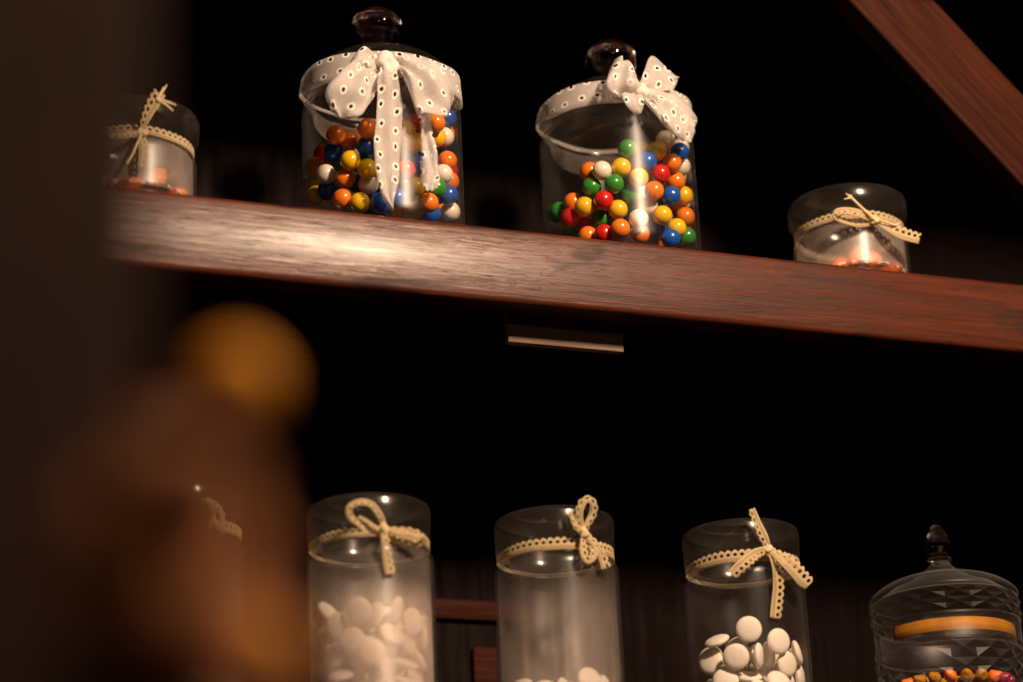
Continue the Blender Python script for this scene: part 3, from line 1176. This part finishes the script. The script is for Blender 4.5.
RIGHT = [(601.9, 170.6, W_), (591.6, 187, G_), (614.2, 183.9, G_), (621.3, 167.5, Y_), (584.4, 206.5, Y_), (603.6, 200.3, R_), (618, 209.6, Y_), (602.3, 218.8, G_),
         (570, 217.8, R_), (584.4, 225, R_), (558.8, 211.6, G_), (620.3, 228.6, O), (627.5, 149, G_), (647, 161.7, B), (657.2, 151, Y_), (660.3, 174, R_), (638.7, 177.7, Y_),
         (654.1, 190.7, O), (630.5, 193.8, G_), (672, 163, O), (675.7, 181.4, O), (671, 195.8, B), (648, 206, W_), (662.4, 215.3, Y_), (638.7, 218.8, W_), (639.8, 234.2, O),
         (657.2, 228.4, B), (676.7, 228, Y_), (679.4, 152, B), (687, 166.4, W_), (685, 176.7, W_), (690, 195.2, Y_), (684, 202.3, W_), (687, 216.7, O), (640.8, 151, Y_),
         (547.5, 213.6, G_), (573.1, 202.4, O), (589.6, 171.6, O), (548.5, 224, W_), (556.7, 229.4, O), (604, 234, R_), (616.3, 227, O), (665.4, 139.7, W_), (686, 147, W_),
         (692, 186, W_), (694, 210.6, O), (670.6, 238.3, B), (691, 236.2, G_), (696, 223, R_), (572, 232, G_), (588, 236, O), (638.7, 192, W_)]
lb = pack(LEFT, XJ['left'], YC, RC - CW, .006, GR, 34, lambda x: .085 + x * .1, 5)
rbx = pack(RIGHT, XJ['right'], YC, RC - CW, .006, GR, 26, lambda x: max(.02, .055 + x * .75), 6)
place_gums(lb, 'left', 'jar with long hanging bow tails')
place_gums(rbx, 'right', 'jar heaped to the right')

# ---- white tablets --------------------------------------------------------
TR, TH = .0118, .0062


def tablet_mesh():
    pr = [(0, -TH / 2 - .0008), (TR * .55, -TH / 2 - .0004), (TR - .0028, -TH / 2 + .0003), (TR - .0008, -TH / 2 + .0014), (TR, -TH / 2 + .0028),
          (TR, TH / 2 - .0028), (TR - .0008, TH / 2 - .0014), (TR - .0028, TH / 2 - .0003), (TR * .55, TH / 2 + .0004), (0, TH / 2 + .0008)]
    bm = lathe(pr, 36, closed=False)
    me = bpy.data.meshes.new('candy_tablet')
    bm.to_mesh(me)
    bm.free()
    me.materials.append(MT['tablet'])
    for p in me.polygons:
        p.use_smooth = True
    return me


TM = tablet_mesh()
_samp = [(Vector((math.cos(a) * TR * q, math.sin(a) * TR * q, h * TH / 2))) for q in (1, .55) for h in (-1, 0, 1) for a in [2 * PI * k / 14 for k in range(14)]] + [Vector((0, 0, TH / 2)), Vector((0, 0, -TH / 2))]


def tab_hit(c1, n1q, c2, n2q):
    if (c1 - c2).length > 2 * TR + .001:
        return False
    if (c1 - c2).length < TH:
        return True
    for (ca, qa, cb, qb) in ((c1, n1q, c2, n2q), (c2, n2q, c1, n1q)):
        inv = qb.inverted()
        for s in _samp:
            l = inv @ (ca + qa @ s - cb)
            if abs(l.z) < TH / 2 - .0003 and math.hypot(l.x, l.y) < TR - .0003:
                return True
    return False


def tab_in(c, q, jx, jy, Rin, zf):
    for s in _samp[:14] + _samp[28:42]:
        p = c + q @ s
        if math.hypot(p.x - jx, p.y - jy) > Rin or p.z < zf:
            return False
    return True


def tablets(seen, jx, jy, Rin, zf, fill, ztop, jarname, seed):
    """seen: pixel x, y and the direction the flat face looks (x right, y toward viewer, z up)"""
    rnd = random.Random(seed)
    out = []
    for x, y, nv in seen:
        q = Vector(nv).normalized().to_track_quat('Z', 'Y')
        base = P(x, y, jy - Rin)
        d = ray(x, y).normalized()
        for k in range(300):
            p = base + d * (k * .0006)
            if tab_in(p, q, jx, jy, Rin - .0003, zf) and not any(tab_hit(p, q, a, b) for a, b in out):
                out.append((p, q))
                break
    ns = len(out)
    for _ in range(40000):
        if len(out) >= ns + fill:
            break
        a = rnd.uniform(0, 2 * PI)
        rr = Rin * math.sqrt(rnd.random())
        p = Vector((jx + rr * math.cos(a), jy + rr * math.sin(a), rnd.uniform(zf + .003, ztop)))
        q = Quaternion((rnd.gauss(0, 1), rnd.gauss(0, 1), rnd.gauss(0, 1), rnd.gauss(0, 1))).normalized()
        if tab_in(p, q, jx, jy, Rin - .0003, zf) and not any(tab_hit(p, q, a_, b_) for a_, b_ in out):
            for _k in range(40):
                p2 = p + Vector((0, 0, -.0012))
                if tab_in(p2, q, jx, jy, Rin - .0003, zf) and not any(tab_hit(p2, q, a_, b_) for a_, b_ in out):
                    p = p2
                else:
                    break
            out.append((p, q))
    vis = []
    for i, (c, q) in enumerate(out):
        px, py = proj(c)
        free = 0
        for s in _samp:
            p = c + q @ s
            d = (CAM - p).normalized()
            p = p + d * .0004
            blk = proj(p)[1] > 682
            if not blk:
                for j, (c2, q2) in enumerate(out):
                    if j == i or (c2 - p).dot(d) < -TR:
                        continue
                    inv = q2.inverted()
                    lo, ld = inv @ (p - c2), inv @ d
                    # march through the slab
                    if abs(ld.z) > 1e-4:
                        for zz in (-TH / 2, 0, TH / 2):
                            tt = (zz - lo.z) / ld.z
                            if tt > .0002 and math.hypot(lo.x + ld.x * tt, lo.y + ld.y * tt) < TR:
                                blk = True
                                break
                    if blk:
                        break
            free += not blk
        vis.append(free / len(_samp))
    order = sorted([i for i in range(len(out)) if vis[i] > .08], key=lambda i: proj(out[i][0])[0])
    hi = min(order, key=lambda i: proj(out[i][0])[1]) if order else None
    for i, (c, q) in enumerate(out):
        o = bpy.data.objects.new('candy_tablet', TM)
        COL.objects.link(o)
        o.location = c
        o.rotation_mode = 'QUATERNION'
        o.rotation_quaternion = q
        if i in order:
            k = order.index(i)
            if i == hi:
                lab = 'topmost white candy tablet in the %s' % jarname
            elif k == 0:
                lab = 'leftmost white candy tablet in the %s' % jarname
            elif k == len(order) - 1:
                lab = 'rightmost white candy tablet in the %s' % jarname
            else:
                lab = '%s white candy tablet counted from the left in the %s' % (ORD[k] if k < len(ORD) else str(k + 1) + 'th', jarname)
            tag(o, lab, 'candy', 'white candy tablets in the ' + jarname)
        else:
            tag(o, 'white candy tablet buried out of sight in the %s' % jarname, 'candy', 'buried white tablets in the ' + jarname)


F_ = (-.35, -.9, -.2)
T3 = [(748.7, 629.3, (-.3, -.93, -.2)), (778.5, 641.4, (.12, -.97, -.12)), (736, 656.8, (-.45, -.86, -.22)), (758.5, 656, (.80, -.58, -.1)), (717, 641, (-.45, -.30, .84)),
      (699, 657, (-.92, -.40, .0)), (725.7, 681, (-.40, -.9, .05)), (787, 664, (.35, -.9, -.1)), (797, 653, (.85, -.5, .2)), (749, 677, (-.1, -.45, .89)), (766, 674, (.5, -.75, .4)),
      (779, 682, (.1, -.9, .4)), (706, 680, (-.7, -.6, .3)), (711, 662, (-.75, -.6, .2)), (800, 677, (.8, -.6, .0)), (695, 684, (-.95, -.2, 0)), (739, 692, (0, -.9, .3)), (760, 692, (.3, -.9, .2)), (720, 698, (-.5, -.8, .2)), (783, 697, (.5, -.8, .1))]
T1 = [(371.8, 652.5, (-.3, -.93, -.25)), (352, 641, (-.42, -.88, -.2)), (392, 634, (.3, -.8, .5)), (408, 642, (.7, -.65, .2)), (424, 637, (.93, -.3, .0)), (341, 676, (-.3, -.4, .85)), (405, 664, (.2, -.4, .88)),
      (335, 655, (-.8, -.5, .2)), (386, 668, (.75, -.6, 0)), (419, 658, (.8, -.4, .4)), (325, 664, (-.9, -.4, .1)), (361, 676, (-.2, -.9, .2)), (393, 684, (.2, -.7, .6)), (415, 677, (.6, -.7, .2)), (322, 640, (-.9, -.3, .2)), (372, 640, (0, -.4, .9))]
T2 = [(590, 680, (.2, -.9, .2)), (570, 688, (0, -.5, .8)), (545, 692, (-.3, -.8, .3)), (606, 688, (.7, -.6, .2)), (522, 690, (-.6, -.6, .4))]
RI = RT - .0028
tablets(T1, XT[1], YT, RI, ZLOW + .0065, 60, -.340, 'hazy tall jar', 21)
tablets(T2, XT[2], YT, RI, ZLOW + .0065, 14, -.40, 'almost empty tall jar', 22)
tablets(T3, XT[3], YT, RI, ZLOW + .0065, 70, -.354, 'clear tall jar', 23)

# ---- orange candies in the two low jars -----------------------------------


def nugget(p, s, rot, mat, name, label, cat, group, seed):
    rnd = random.Random(seed)
    bm = bmesh.new()
    bmesh.ops.create_icosphere(bm, subdivisions=3, radius=1)
    for v in bm.verts:
        t = v.co.z
        v.co.x *= 1 - .35 * abs(t) + .08 * math.sin(5 * t + seed)
        v.co.y *= 1 - .30 * abs(t)
        v.co += v.co.normalized() * .06 * math.sin(v.co.x * 7 + seed) * math.cos(v.co.y * 6)
        v.co = Vector((v.co.x * s[0], v.co.y * s[1], v.co.z * s[2]))
    o = link_mesh(name, bm, mat)
    o.location = p
    o.rotation_euler = rot
    return tag(o, label, cat, group)


def low_candies(jar, pts, jarname):
    for i, (dx, dy, z_, rot) in enumerate(pts):
        lab = ['leftmost', 'second', 'third', 'fourth', 'fifth', 'rightmost'][i if i < len(pts) - 1 else 5]
        nugget(jar.location + Vector((dx, dy, z_)), (.0085, .0085, .0125), rot, MT['wrap'], 'orange_candy',
               '%s orange candy%s in the low jar %s' % (lab, '' if lab.endswith('most') else ' from the left', jarname), 'candy', 'orange candies in the low jar ' + jarname, i + 3)


low_candies(s_r, [(-.030, -.030, .0145, (.2, 1.2, .5)), (-.016, -.037, .0225, (.3, .5, .2)), (.0035, -.036, .0225, (.1, .5, .3)), (.022, -.034, .0150, (.3, 1.3, -.3)), (.036, -.018, .0145, (.2, 1.4, -.5))], 'under the brace')
low_candies(s_l, [(-.030, -.028, .0145, (.2, 1.2, .5)), (-.010, -.037, .0150, (.3, 1.2, .2)), (.014, -.034, .0250, (.2, .6, .3)), (.032, -.024, .0150, (.3, 1.3, -.3))], 'beside the post')

# ---- sweets inside the canister (seen as an amber band and pink glints) ---
rnd = random.Random(5)
zc = (zb0 + zb1) / 2
bmb = bmesh.new()
prevr = None
for i in range(49):
    an = PI + .12 + (PI - .24) * i / 48
    ring = [bmb.verts.new((rr_ * math.cos(an), rr_ * math.sin(an), zc + dz_)) for rr_, dz_ in ((.0615, -.0068), (.0632, -.0055), (.0636, 0), (.0632, .0055), (.0615, .0068), (.0600, 0))]
    if prevr:
        for q in range(6):
            bmb.faces.new((prevr[q], prevr[(q + 1) % 6], ring[(q + 1) % 6], ring[q]))
    else:
        bmb.faces.new(ring[::-1])
    prevr = ring
bmb.faces.new(prevr)
bmesh.ops.recalc_face_normals(bmb, faces=bmb.faces)
o = link_mesh('amber_band', bmb, MT['amber'], can)
o['label'] = 'amber-yellow band around the canister at the lid'
k = 0
for lvl in (2,):
    for i in range(11):
        a = PI + .1 + (PI - .2) * i / 10
        p = can.location + Vector((math.cos(a) * .050, math.sin(a) * .052, .018 + lvl * .0165))
        col = 'pinkc' if i > 6 else ('amber' if i % 3 else 'wrap')
        o = nugget(p, (.0062, .0062, .0085), (rnd.uniform(-.3, .3), 1.3, a), MT[col], 'boiled_sweet', '', '', None, i + lvl * 20)
        tag(o, '%s sweet from the left, %s layer of the pressed-glass canister' % (['first', *ORD[1:]][i], ['bottom', 'middle', 'top'][lvl]), 'candy', 'sweets in the canister')
# the bulk behind and below the outer ring
bm = bmesh.new()
for i in range(110):
    a, q = rnd.uniform(0, 2 * PI), .040 * math.sqrt(rnd.random())
    mtx = Matrix.Translation((q * math.cos(a), q * math.sin(a), .015 + rnd.random() * .036)) @ Matrix.Scale(.0062, 4)
    bmesh.ops.create_icosphere(bm, subdivisions=2, radius=1, matrix=mtx)
tag(link_mesh('sweets_bulk', bm, MT['amber'], loc=can.location), 'heap of small amber sweets deep inside the pressed-glass canister', 'sweets', None, 'stuff')

# ------------------------------------------------------------------ close to the lens
pp = at_depth(150, 341, .64)
bm = box_bm(-.16, 0, 0, .05, -.9, .55, .006, 3)
post = link_mesh('wooden_post', bm, MT['post'], smooth=False, loc=(pp.x, pp.y, pp.z))
tag(post, 'dark brown wooden post close to the lens, blurred along the left side', 'post')

br = thing('fruiting_branch', at_depth(205, 900, .93), 'out-of-focus dark branch with round orange fruit and brown leaves beside the near post', 'plant')
org = br.location
stem = tube('stem', [at_depth(x, y, t) for x, y, t in ((205, 900, .93), (190, 760, .93), (165, 640, .92), (140, 520, .92), (150, 430, .92), (190, 385, .93), (215, 372, .93))], .0042, MT['near_stem'], br, taper=.002)
tube('twig', [at_depth(x, y, t) for x, y, t in ((168, 655, .92), (195, 640, .92), (225, 640, .93))], .003, MT['near_stem'], br)
for (x, y, rr, t) in ((235, 384, 45, .74), (254, 648, 44, .68)):
    c = at_depth(x, y, t)
    blob('fruit', c, rr * t / F, rr * t / F, rr * t / F * .97, MT['near_orange'], br, .03, int(x))

for (x, y, rx, rz, t) in ((186, 600, 74, 80, .575), (120, 560, 60, 90, .565), (222, 660, 56, 70, .585), (130, 690, 70, 70, .58), (186, 505, 66, 58, .565), (178, 468, 56, 48, .555), (205, 480, 46, 40, .56), (226, 540, 40, 50, .59), (205, 560, 56, 50, .59)):
    blob('leaf', at_depth(x, y, t), rx * t / F, .004, rz * t / F, MT['near_leaf'], br, .10, int(x + y))
tube('twig', [at_depth(x, y, t) for x, y, t in ((190, 760, .93), (180, 720, .75), (160, 640, .60), (150, 560, .59))], .003, MT['near_stem'], br)

# ------------------------------------------------------------------ light
w = bpy.data.worlds.new('world')
SC.world = w
w.use_nodes = True
bg = w.node_tree.nodes['Background']
bg.inputs[0].default_value = (1, .75, .55, 1)
bg.inputs[1].default_value = .0003


def lamp(name, loc, target, energy, sx, sy, col, spread=180, shape='RECTANGLE'):
    l = bpy.data.lights.new(name, 'AREA')
    l.shape = shape
    l.size, l.size_y = sx, sy
    l.energy = energy
    l.color = col
    l.spread = math.radians(spread)
    o = bpy.data.objects.new(name, l)
    COL.objects.link(o)
    o.location = loc
    dv = (Vector(target) - Vector(loc))
    o.rotation_euler = dv.to_track_quat('-Z', 'Y').to_euler()
    return o


lamp('main_lamp', (.25, -1.62, .70), (0, 0, 0), 66, .12, .26, (1, .70, .47))
lamp('fill_lamp', (-.5, -2.6, .2), (-.3, 0, -.1), 1.6, .25, .25, (1, .66, .40), shape='DISK')  # weak fill added to brighten the near post and branch
lamp('glint_lamp_left', (-1.0, -2.2, 1.1), (0, 0, 0), .22, .05, .05, (1, .8, .65), shape='DISK')  # tiny far light added for glints on the glass knobs
lamp('glint_lamp_right', (1.1, -2.6, .9), (0, 0, 0), .22, .05, .05, (1, .75, .55), shape='DISK')  # second small light added only for knob glints, from the right
